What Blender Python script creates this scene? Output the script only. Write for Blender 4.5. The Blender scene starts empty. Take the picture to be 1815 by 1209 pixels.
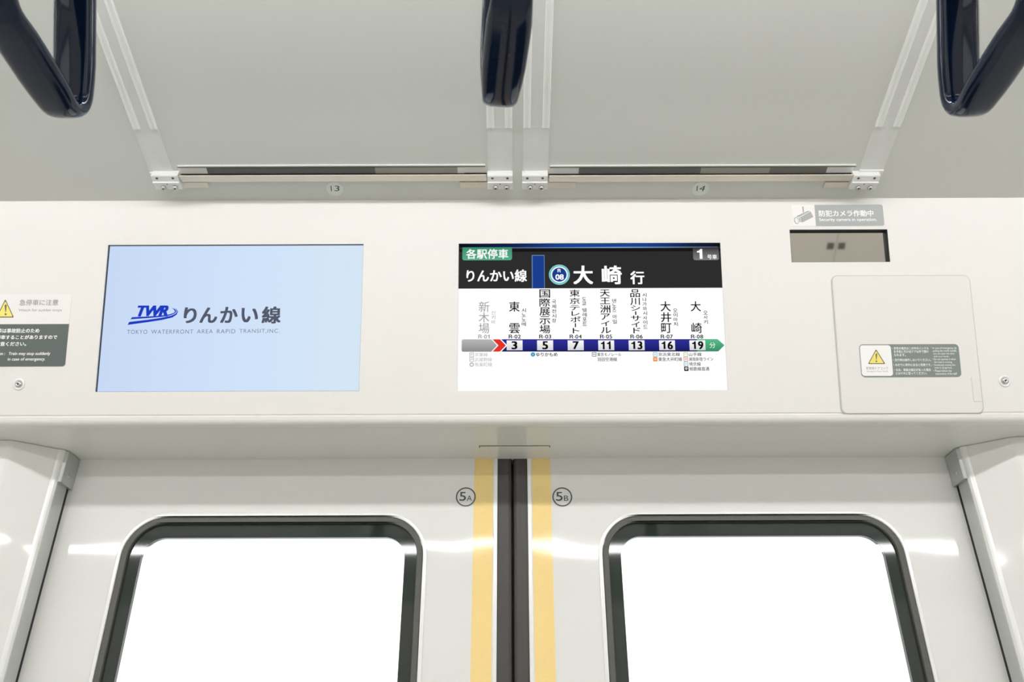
import bpy, bmesh, math
from mathutils import Vector, Matrix
from mathutils.geometry import tessellate_polygon

SC = bpy.context.scene
COL = SC.collection

# ---------------------------------------------------------------- camera, world, exposure
FPX = 1500.0                      # focal length in pixels of the 1815 x 1209 frame
ZC = 1.40                         # eye height
PITCH, ROLL = math.radians(29.3), math.radians(0.2)
FW = Vector((0, math.cos(PITCH), math.sin(PITCH)))
UP0 = Vector((0, -math.sin(PITCH), math.cos(PITCH)))
RT0 = Vector((1, 0, 0))
RT = RT0 * math.cos(ROLL) - UP0 * math.sin(ROLL)
UP = UP0 * math.cos(ROLL) + RT0 * math.sin(ROLL)
EYE = Vector((0, 0, ZC))
cam_d = bpy.data.cameras.new('camera')
cam = bpy.data.objects.new('camera', cam_d)
COL.objects.link(cam)
cam_d.sensor_width = 36
cam_d.lens = FPX / 1815 * 36
cam_d.clip_start = 0.02
m = Matrix((RT, UP, -FW)).transposed().to_4x4()
m.translation = EYE
cam.matrix_world = m
cam_d.dof.use_dof = True
cam_d.dof.focus_distance = 1.22
cam_d.dof.aperture_fstop = 16
SC.camera = cam

world = bpy.data.worlds.new('overcast_daylight')
SC.world = world
world.use_nodes = True
bg = world.node_tree.nodes['Background']
bg.inputs['Color'].default_value = (1, 1, 1, 1)
bg.inputs['Strength'].default_value = 1.7
LAMP = 26.6                        # radiance of the lamp diffusers

SC.view_settings.view_transform = 'Standard'
SC.view_settings.look = 'None'
SC.view_settings.exposure = 0.0
SC.view_settings.gamma = 1.0
SC.view_settings.use_curve_mapping = False
SC.cycles.max_bounces = 14
SC.cycles.diffuse_bounces = 8
SC.cycles.glossy_bounces = 6
SC.cycles.transparent_max_bounces = 12
SC.cycles.sample_clamp_indirect = 6.0

# ---------------------------------------------------------------- helpers
def lin(c):
    return tuple((x / 255 / 12.92) if x / 255 <= 0.04045 else ((x / 255 + 0.055) / 1.055) ** 2.4 for x in c) + (1.0,)

def mat(name, rgb, rough=0.5, spec=0.5, metal=0.0, coat=0.0, mottle=0.03, scale=40.0, bump=0.0, bscale=6.0):
    M = bpy.data.materials.new(name)
    M.use_nodes = True
    nt = M.node_tree
    b = nt.nodes['Principled BSDF']
    c = lin(rgb)
    b.inputs['Roughness'].default_value = rough
    b.inputs['Specular IOR Level'].default_value = spec
    b.inputs['Metallic'].default_value = metal
    b.inputs['Coat Weight'].default_value = coat
    b.inputs['Coat Roughness'].default_value = 0.04
    tc = nt.nodes.new('ShaderNodeTexCoord')
    nz = nt.nodes.new('ShaderNodeTexNoise')
    nz.inputs['Scale'].default_value = scale
    nz.inputs['Detail'].default_value = 4
    nt.links.new(tc.outputs['Object'], nz.inputs['Vector'])
    rp = nt.nodes.new('ShaderNodeValToRGB')
    rp.color_ramp.elements[0].position = 0.3
    rp.color_ramp.elements[1].position = 0.7
    rp.color_ramp.elements[0].color = tuple(x * (1 - mottle) for x in c[:3]) + (1,)
    rp.color_ramp.elements[1].color = tuple(min(1, x * (1 + mottle)) for x in c[:3]) + (1,)
    nt.links.new(nz.outputs['Fac'], rp.inputs['Fac'])
    nt.links.new(rp.outputs['Color'], b.inputs['Base Color'])
    if bump:
        n2 = nt.nodes.new('ShaderNodeTexNoise')
        n2.inputs['Scale'].default_value = bscale
        n2.inputs['Detail'].default_value = 2
        nt.links.new(tc.outputs['Object'], n2.inputs['Vector'])
        bp = nt.nodes.new('ShaderNodeBump')
        bp.inputs['Strength'].default_value = 1.0
        bp.inputs['Distance'].default_value = bump
        nt.links.new(n2.outputs['Fac'], bp.inputs['Height'])
        nt.links.new(bp.outputs['Normal'], b.inputs['Normal'])
    return M

def glow(name, rgb, strength=1.0, to=None, axis='X', stops=None):
    """lit screen pixels / lamp diffuser: emission, optionally ramping across the object"""
    M = bpy.data.materials.new(name)
    M.use_nodes = True
    nt = M.node_tree
    nt.nodes.remove(nt.nodes['Principled BSDF'])
    e = nt.nodes.new('ShaderNodeEmission')
    e.inputs['Strength'].default_value = strength
    e.inputs['Color'].default_value = lin(rgb)
    if to or stops:
        tc = nt.nodes.new('ShaderNodeTexCoord')
        sp = nt.nodes.new('ShaderNodeSeparateXYZ')
        rp = nt.nodes.new('ShaderNodeValToRGB')
        nt.links.new(tc.outputs['Generated'], sp.inputs[0])
        nt.links.new(sp.outputs[axis], rp.inputs['Fac'])
        el = rp.color_ramp.elements
        st = stops or [(0, rgb), (1, to)]
        el[0].position, el[0].color = st[0][0], lin(st[0][1])
        el[1].position, el[1].color = st[-1][0], lin(st[-1][1])
        for p, c in st[1:-1]:
            x = el.new(p)
            x.color = lin(c)
        nt.links.new(rp.outputs['Color'], e.inputs['Color'])
    nt.links.new(e.outputs[0], nt.nodes['Material Output'].inputs['Surface'])
    return M

def glassy(name, tint=(1, 1, 1), refl=0.08, rough=0.02, milk=0.0, milk_rgb=(235, 235, 232)):
    M = bpy.data.materials.new(name)
    M.use_nodes = True
    nt = M.node_tree
    nt.nodes.remove(nt.nodes['Principled BSDF'])
    t = nt.nodes.new('ShaderNodeBsdfTransparent')
    t.inputs['Color'].default_value = tuple(tint) + (1,)
    g = nt.nodes.new('ShaderNodeBsdfGlossy')
    g.inputs['Roughness'].default_value = rough
    g.inputs['Color'].default_value = (1, 1, 1, 1)
    fr = nt.nodes.new('ShaderNodeFresnel')
    fr.inputs['IOR'].default_value = 1.0 + refl * 6
    mx = nt.nodes.new('ShaderNodeMixShader')
    nt.links.new(fr.outputs[0], mx.inputs[0])
    nt.links.new(t.outputs[0], mx.inputs[1])
    nt.links.new(g.outputs[0], mx.inputs[2])
    out = mx
    if milk:
        d = nt.nodes.new('ShaderNodeBsdfDiffuse')
        d.inputs['Color'].default_value = lin(milk_rgb)
        m2 = nt.nodes.new('ShaderNodeMixShader')
        m2.inputs[0].default_value = milk
        nt.links.new(mx.outputs[0], m2.inputs[1])
        nt.links.new(d.outputs[0], m2.inputs[2])
        out = m2
    nt.links.new(out.outputs[0], nt.nodes['Material Output'].inputs['Surface'])
    return M

class MB:
    """collects shapes in one mesh"""
    def __init__(self):
        self.v, self.f, self.smooth = [], [], []
    def add(self, vs, fs, smooth=False):
        o = len(self.v)
        self.v += [tuple(p) for p in vs]
        self.f += [tuple(i + o for i in f) for f in fs]
        self.smooth += [smooth] * len(fs)
        return self
    def box(self, x0, x1, y0, y1, z0, z1):
        vs = [(x, y, z) for z in (z0, z1) for y in (y0, y1) for x in (x0, x1)]
        return self.add(vs, [(0, 2, 3, 1), (4, 5, 7, 6), (0, 1, 5, 4), (2, 6, 7, 3), (0, 4, 6, 2), (1, 3, 7, 5)])
    def prism(self, loops, z0, z1, axes=None, back=True):
        """outline with holes (2D loops) between two heights; axes maps (a, b, h) to xyz"""
        ax = axes or (lambda a, b, h: (a, b, h))
        loops = [ccw(l) if i == 0 else ccw(l)[::-1] for i, l in enumerate(loops)]
        tri = tessellate_polygon([[Vector((p[0], p[1], 0)) for p in l] for l in loops])
        flat = [p for l in loops for p in l]
        n = len(flat)
        vs = [ax(p[0], p[1], z0) for p in flat] + [ax(p[0], p[1], z1) for p in flat]
        fs = []
        for t in tri:
            a, b, c = (Vector(flat[i]) for i in t)
            if (b - a).cross(c - a) < 0:
                t = t[::-1]
            fs.append(tuple(i + n for i in t))
            if back:
                fs.append(tuple(t[::-1]))
        o = 0
        for l in loops:
            k = len(l)
            for i in range(k):
                j = (i + 1) % k
                fs.append((o + i, o + j, o + j + n, o + i + n))
            o += k
        return self.add(vs, fs)
    def sheet(self, loops, z):
        loops = [ccw(l) if i == 0 else ccw(l)[::-1] for i, l in enumerate(loops)]
        tri = tessellate_polygon([[Vector((p[0], p[1], 0)) for p in l] for l in loops])
        flat = [p for l in loops for p in l]
        fs = []
        for t in tri:
            a, b, c = (Vector(flat[i]) for i in t)
            fs.append(tuple(t) if (b - a).cross(c - a) > 0 else tuple(t[::-1]))
        return self.add([(p[0], p[1], z) for p in flat], fs)
    def sweep(self, prof, x0, x1):
        """open or closed YZ polyline swept along X"""
        n = len(prof)
        vs = [(x0, p[0], p[1]) for p in prof] + [(x1, p[0], p[1]) for p in prof]
        return self.add(vs, [(i, i + 1, i + 1 + n, i + n) for i in range(n - 1)])
    def lathe(self, prof, seg=24, cx=0, cy=0):
        """(radius, z) profile around local Z"""
        vs, fs = [], []
        for k in range(seg):
            a = 2 * math.pi * k / seg
            vs += [(cx + r * math.cos(a), cy + r * math.sin(a), z) for r, z in prof]
        n = len(prof)
        for k in range(seg):
            k2 = (k + 1) % seg
            for i in range(n - 1):
                fs.append((k * n + i, k2 * n + i, k2 * n + i + 1, k * n + i + 1))
        return self.add(vs, fs, True)
    def tube(self, a, b, r, seg=16):
        a, b = Vector(a), Vector(b)
        d = (b - a).normalized()
        s = d.orthogonal().normalized()
        t = d.cross(s)
        vs = []
        for p in (a, b):
            vs += [p + s * (r * math.cos(2 * math.pi * k / seg)) + t * (r * math.sin(2 * math.pi * k / seg)) for k in range(seg)]
        self.add(vs, [(k, (k + 1) % seg, (k + 1) % seg + seg, k + seg) for k in range(seg)], True)
        return self.add(vs, [tuple(range(seg))[::-1], tuple(range(seg, 2 * seg))])
    def build(self, name, material, parent=None, mw=None, bevel=0, seg=2):
        me = bpy.data.meshes.new(name)
        me.from_pydata(self.v, [], self.f)
        me.polygons.foreach_set('use_smooth', self.smooth)
        me.materials.append(material)
        me.update()
        o = bpy.data.objects.new(name, me)
        COL.objects.link(o)
        if parent:
            o.parent = parent
        if mw is not None:
            o.matrix_world = mw
        if bevel:
            bm = bmesh.new()
            bm.from_mesh(me)
            bmesh.ops.remove_doubles(bm, verts=bm.verts, dist=1e-7)
            es = [e for e in bm.edges if len(e.link_faces) == 2 and e.calc_face_angle(0) > 0.6]
            bmesh.ops.bevel(bm, geom=es, offset=bevel, segments=seg, affect='EDGES', profile=0.5)
            bm.to_mesh(me)
            bm.free()
        return o

def ccw(l):
    a = sum(l[i][0] * l[(i + 1) % len(l)][1] - l[(i + 1) % len(l)][0] * l[i][1] for i in range(len(l)))
    return list(l) if a > 0 else list(l)[::-1]

def rrect(x0, x1, y0, y1, r, seg=8, corners=(1, 1, 1, 1)):
    """rounded rectangle; corners order: bottom-left, bottom-right, top-right, top-left"""
    out = []
    for k, (cx, cy, a0) in enumerate(((x0, y0, 180), (x1, y0, 270), (x1, y1, 0), (x0, y1, 90))):
        if not corners[k] or r <= 0:
            out.append((cx, cy))
            continue
        ox = cx + r if k in (0, 3) else cx - r
        oy = cy + r if k in (0, 1) else cy - r
        for i in range(seg + 1):
            a = math.radians(a0 + 90 * i / seg)
            out.append((ox + r * math.cos(a), oy + r * math.sin(a)))
    return out

def circ(cx, cy, r, seg=40, ry=None):
    return [(cx + r * math.cos(2 * math.pi * k / seg), cy + (ry or r) * math.sin(2 * math.pi * k / seg)) for k in range(seg)]

def empty(name, mw, label=None, cat=None, group=None, kind=None):
    o = bpy.data.objects.new(name, None)
    o.empty_display_size = 0.05
    COL.objects.link(o)
    o.matrix_world = mw
    return tag(o, label, cat, group, kind)

def tag(o, label=None, cat=None, group=None, kind=None):
    for k, v in (('label', label), ('category', cat), ('group', group), ('kind', kind)):
        if v:
            o[k] = v
    return o

def struct(o):
    o['kind'] = 'structure'
    return o

def copy_tree(o, parent=None):
    c = o.copy()
    COL.objects.link(c)
    if parent:
        c.parent = parent
    for ch in list(o.children):
        copy_tree(ch, c)
    return c

class Frame:
    """a plane of the car: local x to the right, y up the plane, z out of it towards the cabin"""
    def __init__(self, origin, yaxis, normal):
        z = Vector(normal).normalized()
        y = Vector(yaxis).normalized()
        x = y.cross(z)
        self.m = Matrix((x, y, z)).transposed().to_4x4()
        self.m.translation = Vector(origin)
        self.o, self.x, self.y, self.z = Vector(origin), x, y, z
    def at(self, px, py, w=0.0):
        """where the line of sight through a photo pixel meets this plane"""
        d = FW * FPX + RT * (px - 907.5) - UP * (py - 604.5)
        t = (self.o + self.z * w - EYE).dot(self.z) / d.dot(self.z)
        p = EYE + d * t - self.o
        return p.dot(self.x), p.dot(self.y)
    def mat_at(self, u, v, w=0.0):
        return self.m @ Matrix.Translation((u, v, w))

_glyphs = {}
def glyph_mesh(body, bold, slant=0.0, track=1.0):
    key = (body, bold, slant, track)
    if key in _glyphs:
        return _glyphs[key]
    c = bpy.data.curves.new('lettering', 'FONT')
    c.body = body
    c.size = 1
    c.resolution_u = 4
    c.space_character = track
    c.fill_mode = 'FRONT'
    o = bpy.data.objects.new('lettering', c)
    COL.objects.link(o)
    dg = bpy.context.evaluated_depsgraph_get()
    me = bpy.data.meshes.new_from_object(o.evaluated_get(dg), depsgraph=dg)
    vs = [(v.co.x + slant * v.co.y, v.co.y) for v in me.vertices]
    fs = [tuple(p.vertices) for p in me.polygons]
    if bold > 0:                               # heavier strokes: struck five times, slightly shifted
        n, v0, f0 = len(vs), vs, fs
        vs, fs = [], []
        for k, (dx, dy) in enumerate(((0, 0), (1, 0.6), (-1, 0.6), (1, -0.6), (-1, -0.6))):
            vs += [(x + dx * bold, y + dy * bold) for x, y in v0]
        # a hair of height per strike keeps them from sharing one plane
            fs += [tuple(i + k * n for i in f) for f in f0]
    bpy.data.objects.remove(o)
    bpy.data.curves.remove(c)
    bpy.data.meshes.remove(me)
    _glyphs[key] = (vs, fs)
    return vs, fs

ONE = [(0.36, 0.0), (0.52, 0.0), (0.52, 0.71), (0.40, 0.71), (0.355, 0.625), (0.27, 0.575), (0.19, 0.56), (0.19, 0.46), (0.36, 0.46)]
CAP_R = [(0.08, 0.0), (0.23, 0.0), (0.23, 0.285), (0.36, 0.285), (0.43, 0.265), (0.465, 0.21), (0.48, 0.05), (0.50, 0.0), (0.665, 0.0), (0.63, 0.06), (0.615, 0.22),
         (0.585, 0.295), (0.52, 0.34), (0.595, 0.395), (0.63, 0.50), (0.605, 0.61), (0.53, 0.685), (0.41, 0.71), (0.08, 0.71)]
HOLE_R = [(0.23, 0.405), (0.38, 0.405), (0.45, 0.43), (0.475, 0.495), (0.45, 0.56), (0.38, 0.59), (0.23, 0.59)]
def numeral_mesh(body, bold):
    """figures with a plain, footless one"""
    mb = MB()
    x = 0.0
    for ch in body:
        if ch == '1':
            mb.sheet([[(x + a - 0.12 - bold * 0.5 * (a < 0.4), b) for a, b in ONE]], 0)
            x += 0.56
        elif ch == 'R':
            mb.sheet([[(x + a - 0.08, b) for a, b in CAP_R], [(x + a - 0.08, b) for a, b in HOLE_R]], 0)
            x += 0.63
        elif ch == '-':
            mb.box(x, x + 0.23, 0.23, 0.33, 0, 0)
            x += 0.29
        else:
            vs, fs = glyph_mesh(ch, bold)
            x0, x1 = min(p[0] for p in vs), max(p[0] for p in vs)
            mb.add([(x + p[0] - x0 + 0.03, p[1], 0) for p in vs], fs)
            x += x1 - x0 + 0.07
    return [(p[0], p[1]) for p in mb.v], mb.f

class Printer:
    """places lettering and flat shapes, given by photo pixels, on a frame as children of one part"""
    def __init__(self, frame, parent, origin, w=0.0):
        self.fr, self.pa, self.o, self.w = frame, parent, origin, w
    def pt(self, px, py):
        u, v = self.fr.at(px, py, self.w)
        return u - self.o[0], v - self.o[1]
    def poly(self, name, pts, material, z, holes=()):
        mb = MB().sheet([[self.pt(*p) for p in pts]] + [[self.pt(*p) for p in h] for h in holes], z)
        return mb.build(name, material, self.pa)
    def rect(self, name, x0, x1, y0, y1, material, z, r=0, corners=(1, 1, 1, 1)):
        xc, yc = (x0 + x1) / 2, (y0 + y1) / 2
        a, b = self.pt(x0, yc)[0], self.pt(x1, yc)[0]
        c, d = self.pt(xc, y1)[1], self.pt(xc, y0)[1]
        return MB().sheet([rrect(a, b, c, d, r * 0.0008, 6, corners)], z).build(name, material, self.pa)
    def text(self, name, body, x0, x1, y0, y1, material, z, bold=0.0, slant=0.0, track=1.0, into=None, rot=False):
        vs, fs = numeral_mesh(body, bold) if (body.isdigit() and '1' in body) or body[0] == 'R' and len(body) in (1, 4) else glyph_mesh(body, bold, slant, track)
        if rot:
            vs = [(y, -x) for x, y in vs]
        xs, ys = [p[0] for p in vs], [p[1] for p in vs]
        bx0, bx1, by0, by1 = min(xs), max(xs), min(ys), max(ys)
        xc, yc = (x0 + x1) / 2, (y0 + y1) / 2
        a, b = self.pt(x0, yc)[0], self.pt(x1, yc)[0]
        c, d = self.pt(xc, y1)[1], self.pt(xc, y0)[1]
        sx, sy = (b - a) / max(bx1 - bx0, 1e-6), (d - c) / max(by1 - by0, 1e-6)
        mb = into or MB()
        q = max(1, len(vs) // 5)
        mb.add([(a + (p[0] - bx0) * sx, c + (p[1] - by0) * sy, z + (min(4, i // q) * 0.9e-5 if bold > 0 else 0)) for i, p in enumerate(vs)], fs)
        if into is None:
            return mb.build(name, material, self.pa)
    def column(self, name, items, material, z, bold=0.0):
        """a vertical line of characters: (char, x0, x1, y0, y1)"""
        mb = MB()
        for ch, x0, x1, y0, y1 in items:
            self.text(name, ch, x0, x1, y0, y1, material, z, bold, into=mb)
        return mb.build(name, material, self.pa)

# ---------------------------------------------------------------- materials
M_panel = mat('header_paint', (231, 228, 223), rough=0.42, spec=0.35, mottle=0.008, scale=300)
M_soffit = mat('soffit_laminate', (226, 226, 220), rough=0.16, spec=0.5, mottle=0.008, scale=300)
M_ceil = mat('ceiling_laminate', (214, 215, 209), rough=0.55, spec=0.3, mottle=0.012, scale=500)
M_door = mat('door_gloss_white', (228, 227, 223), rough=0.05, spec=0.55, mottle=0.006, scale=200, bump=0.0022, bscale=3.5)
M_wall = mat('pocket_gloss_white', (232, 230, 226), rough=0.055, spec=0.55, mottle=0.006, scale=200, bump=0.003, bscale=4)
M_floor = mat('floor_vinyl', (196, 198, 195), rough=0.5, mottle=0.12, scale=120)
M_metal = mat('satin_aluminium', (200, 203, 200), rough=0.32, metal=0.85, mottle=0.02, scale=200)
M_edge = mat('bright_edge_trim', (238, 238, 235), rough=0.2, spec=0.6, metal=0.15, mottle=0.01)
M_steel = mat('stainless_steel', (208, 206, 200), rough=0.22, metal=1.0, mottle=0.02)
M_screwhead = mat('polished_screw', (205, 205, 203), rough=0.16, metal=1.0, mottle=0.02)
M_rail = mat('warm_stainless_rail', (226, 218, 204), rough=0.4, metal=0.35, mottle=0.02, scale=80)
M_brack = mat('bracket_aluminium', (236, 236, 234), rough=0.34, metal=0.25, mottle=0.01)
M_dark = mat('dark_recess', (24, 26, 26), rough=0.6, mottle=0.05)
M_bezel = mat('bezel_black', (16, 18, 34), rough=0.35, mottle=0.02)
M_gask = mat('gasket_rubber', (84, 84, 78), rough=0.55, mottle=0.08, scale=300)
M_rubber = mat('seal_rubber', (66, 64, 61), rough=0.45, mottle=0.06, scale=300)
M_frit = mat('glass_black_border', (44, 50, 46), rough=0.04, spec=0.6, mottle=0.04, scale=300)
M_pane = glassy('window_glass', (0.97, 0.985, 0.975), refl=0.085)
M_yellow = mat('yellow_tape', (246, 216, 146), rough=0.06, spec=0.5, mottle=0.015, scale=200, bump=0.0022, bscale=3.5)
M_strip = mat('strip_plastic', (222, 223, 219), rough=0.3, spec=0.5, mottle=0.02, scale=60)
M_strip2 = mat('strip_rail_plastic', (236, 237, 233), rough=0.22, spec=0.6, mottle=0.01)
M_navy = mat('navy_plastic', (11, 24, 46), rough=0.07, spec=0.4, mottle=0.05)
M_belt = mat('strap_belt', (44, 48, 62), rough=0.7, mottle=0.1)
M_refl = mat('reflection_charcoal', (104, 107, 103), rough=0.85, mottle=0.1, scale=600)  # three greys for reflections painted into the poster rail slot
M_refl2 = mat('reflection_grey', (158, 157, 150), rough=0.85, mottle=0.06, scale=600)
M_refl3 = mat('reflection_dark', (118, 116, 108), rough=0.85, mottle=0.08, scale=600)
M_ink = mat('print_charcoal', (70, 76, 76), rough=0.5, mottle=0.02)
M_sgrey = mat('print_dark_grey', (88, 96, 93), rough=0.45, mottle=0.03, scale=400)
M_mgrey = mat('print_mid_grey', (124, 133, 125), rough=0.45, mottle=0.03, scale=400)
M_lgrey = mat('print_light_grey', (166, 169, 167), rough=0.45, mottle=0.03, scale=400)
M_tgrey = mat('print_text_grey', (150, 150, 148), rough=0.5, mottle=0.02)
M_white = mat('print_white', (243, 241, 238), rough=0.4, mottle=0.01)
M_soft = mat('print_off_white', (236, 232, 228), rough=0.4, mottle=0.01)
M_wyel = mat('print_yellow', (240, 224, 118), rough=0.4, mottle=0.02)
M_wbrown = mat('print_brown', (106, 98, 66), rough=0.5, mottle=0.02)
M_green = mat('print_green', (40, 84, 52), rough=0.5, mottle=0.02)
M_disc = mat('number_disc', (226, 230, 224), rough=0.3, mottle=0.01)
M_panel2 = mat('sticker_pale', (238, 234, 230), rough=0.4, mottle=0.01)
M_mirror = mat('half_mirror_glass', (188, 184, 176), rough=0.03, metal=1.0, mottle=0.01)
M_diff = glow('lamp_diffuser', (252, 251, 253), LAMP)
M_hous = mat('lamp_housing', (235, 235, 232), rough=0.4)

# ---------------------------------------------------------------- planes of the car
D = 1.22                                   # door plane
ZH = 1.8769                                # underside of the door header
TILT, SLOPE = math.radians(18.6), math.radians(14.0)
P0 = Vector((0, 1.0893, ZH))
PANEL = Frame(P0, (0, -math.sin(TILT), math.cos(TILT)), (0, -math.cos(TILT), -math.sin(TILT)))
VTOP = PANEL.at(907.5, 352.5)[1]
PTOP = PANEL.o + PANEL.y * VTOP
CEIL = Frame(PTOP, (0, -math.cos(SLOPE), math.sin(SLOPE)), (0, -math.sin(SLOPE), -math.cos(SLOPE)))
DOOR = Frame((0, D, 0), (0, 0, 1), (0, -1, 0))
SOFF = Frame((0, 0, ZH), (0, -1, 0), (0, 0, -1))
YC = -0.13                                 # centre line of the car
XE = 4.2                                   # half length of the car built
def mirror_y(y):
    return 2 * YC - y

# ---------------------------------------------------------------- structure
struct(MB().box(-XE, XE, mirror_y(1.3), 1.3, -0.06, 0.0).build('floor', M_floor))
ZFLAT = 2.285
yflat = PTOP.y - (ZFLAT - PTOP.z) / math.tan(SLOPE)
back = PTOP + Vector((0, 0.05, -0.05 * math.tan(SLOPE)))
prof = [(back.y, back.z), (yflat, ZFLAT), (mirror_y(yflat), ZFLAT), (mirror_y(back.y), back.z),
        (mirror_y(1.35), back.z), (mirror_y(1.35), 2.36), (1.35, 2.36), (1.35, back.z), (back.y, back.z)]
struct(MB().sweep(prof[::-1], -XE, XE).build('ceiling', M_ceil))

# header box over the doors, its front leaning into the car, openings cut for the displays
def fit(fr, corners, w=0.0):
    pts = [fr.at(x, y, w) for x, y in corners]                     # tl, tr, br, bl
    return ((pts[0][0] + pts[3][0]) / 2, (pts[1][0] + pts[2][0]) / 2,
            (pts[2][1] + pts[3][1]) / 2, (pts[0][1] + pts[1][1]) / 2)
R_LOGO = fit(PANEL, ((192, 434), (644, 432.3), (637, 692.5), (167.5, 695.5)))
R_MAP = fit(PANEL, ((812.6, 430.3), (1277.5, 430.3), (1290.5, 693), (810, 693.5)))
R_CAM = fit(PANEL, ((1399, 406.7), (1573.5, 406.7), (1577.3, 464.6), (1403.4, 464.6)))
HOLES = [R_LOGO, R_MAP, R_CAM]
VB = 0.016
us = sorted({-XE, XE} | {h[i] for h in HOLES for i in (0, 1)})
vs_ = sorted({VB, VTOP - 0.003} | {h[i] for h in HOLES for i in (2, 3)})
hb = MB()
def pw(u, v, w):
    return PANEL.o + PANEL.x * u + PANEL.y * v + PANEL.z * w
for i in range(len(us) - 1):
    for j in range(len(vs_) - 1):
        uc, vc = (us[i] + us[i + 1]) / 2, (vs_[j] + vs_[j + 1]) / 2
        if any(h[0] < uc < h[1] and h[2] < vc < h[3] for h in HOLES):
            continue
        hb.add([pw(us[i], vs_[j], 0), pw(us[i + 1], vs_[j], 0), pw(us[i + 1], vs_[j + 1], 0), pw(us[i], vs_[j + 1], 0)], [(0, 1, 2, 3)])
for h in HOLES:
    q = [(h[0], h[2]), (h[1], h[2]), (h[1], h[3]), (h[0], h[3])]
    for k in range(4):
        a, b = q[k], q[(k + 1) % 4]
        hb.add([pw(*a, 0), pw(*b, 0), pw(*b, -0.03), pw(*a, -0.03)], [(0, 1, 2, 3)])
# rounded hem along the bottom edge and the fold along the top edge
def yz(v, w):
    p = pw(0, v, w)
    return (p.y, p.z)
hem = [yz(VB, 0), yz(VB - 0.0008, -0.0012), yz(VB - 0.0022, -0.0012), yz(VB - 0.003, 0.0002)]
hem += [yz(0.0125, 0.0014)]
r, cc = 0.0105, yz(0.0095, -0.0091)
a0 = math.atan2(hem[-1][1] - cc[1], hem[-1][0] - cc[0]) % (2 * math.pi)
for k in range(1, 9):
    a = a0 + (math.radians(270) - a0) * k / 8
    hem.append((cc[0] + r * math.cos(a), cc[1] + r * math.sin(a)))
zs = hem[-1][1]
hem.append((hem[-1][0] + 0.004, zs))
hb.sweep(hem, -XE, XE)
hb.sweep([yz(VTOP - 0.003, 0), yz(VTOP - 0.0006, -0.001), yz(VTOP, -0.003), yz(VTOP + 0.002, -0.05)][::-1], -XE, XE)
hb.sweep([(1.26, 2.36), (1.26, 1.9)], -XE, XE)
header = struct(hb.build('trim_1', M_panel))
so = MB().add([(-XE, hem[-1][0], zs), (XE, hem[-1][0], zs), (XE, 1.26, zs), (-XE, 1.26, zs),
               (-XE, 1.26, 1.90), (XE, 1.26, 1.90)], [(0, 3, 2, 1), (3, 4, 5, 2)])
so.build('soffit', M_soffit, header)
SOFF.o.z = zs
SOFF.m.translation.z = zs
# lid of the door switch, let into the underside over the door gap
a, b = SOFF.at(850.5, 790.5), SOFF.at(973.5, 790.5)
c = SOFF.at(907, 812)
lid = MB().box(a[0], b[0], c[1], a[1] - 0.0004, -0.001, 0.0012)
lid.build('cover_plate', M_soffit, header, SOFF.m)
gap = MB().box(a[0] - 0.0012, b[0] + 0.0012, a[1] - 0.0004, a[1] + 0.0008, -0.001, 0.0004)
gap.box(a[0] - 0.0012, a[0], a[1] - 0.007, a[1], -0.001, 0.0004)
gap.box(b[0], b[0] + 0.0012, a[1] - 0.007, a[1], -0.001, 0.0004)
gap.build('lid_gap', M_dark, header, SOFF.m)

# door pockets either side of the doorway: glossy panels stepping out into the car
YW, YW2, XJ, XW2 = 1.1765, 1.1415, 0.6675, 0.727
for sgn, nm, nm2 in ((-1, 'wall_left', 'trim_2'), (1, 'wall_right', 'trim_3')):
    p = [(XJ + 0.0075, YW - 0.001), (XW2 - 0.004, YW2 + 0.0022), (XW2, YW2 + 0.0004), (XW2 + 0.006, YW2), (XE, YW2), (XE, 1.30), (XJ + 0.0075, 1.30)]
    pts = [(sgn * x, y) for x, y in p]
    w = struct(MB().prism([pts], 0.0, zs - 0.0006).build(nm, M_wall))
    # silver post closing the pocket
    pts = [(sgn * x, y) for x, y in ((XJ, YW + 0.005), (XJ + 0.0066, YW + 0.0006), (XJ + 0.0066, 1.212), (XJ, 1.212))]
    post = struct(MB().prism([pts], 0.0, zs - 0.0008).build(nm2, M_metal))
    e = [(sgn * x, y) for x, y in ((XJ - 0.0006, YW + 0.006), (XJ - 0.0006, YW + 0.0036), (XJ + 0.0012, YW + 0.0008), (XJ + 0.0036, YW - 0.001),
                                 (XJ + 0.0072, YW - 0.0014), (XJ + 0.0072, YW + 0.0006), (XJ + 0.004, YW + 0.0022))]
    MB().prism([e], 0.0, zs - 0.0008).build('edge_trim', M_edge, post)
    g = [(sgn * x, y) for x, y in ((XJ + 0.0012, 1.212), (XJ + 0.0066, 1.212), (XJ + 0.0066, 1.228), (XJ + 0.0012, 1.228))]
    MB().prism([g], 0.0, zs - 0.0008).build('brush_seal', M_dark, post)
    k = [(sgn * x, y) for x, y in ((XJ - 0.0052, YW + 0.007), (XJ + 0.001, YW + 0.004), (XJ + 0.001, 1.2195), (XJ - 0.0052, 1.2195))]
    MB().prism([k], zs - 0.049, zs - 0.0008).build('top_guide', M_metal, post, bevel=0.0008)
    s = MB().lathe([(0, 0.0016), (0.0022, 0.0014), (0.0034, 0.0), (0.0034, -0.001)], 16)
    s.build('screw', M_screwhead, post, Matrix.Translation((sgn * (XJ - 0.0052), 1.20, zs - 0.034)) @ Matrix.Rotation(-sgn * math.pi / 2, 4, 'Y'))

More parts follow.
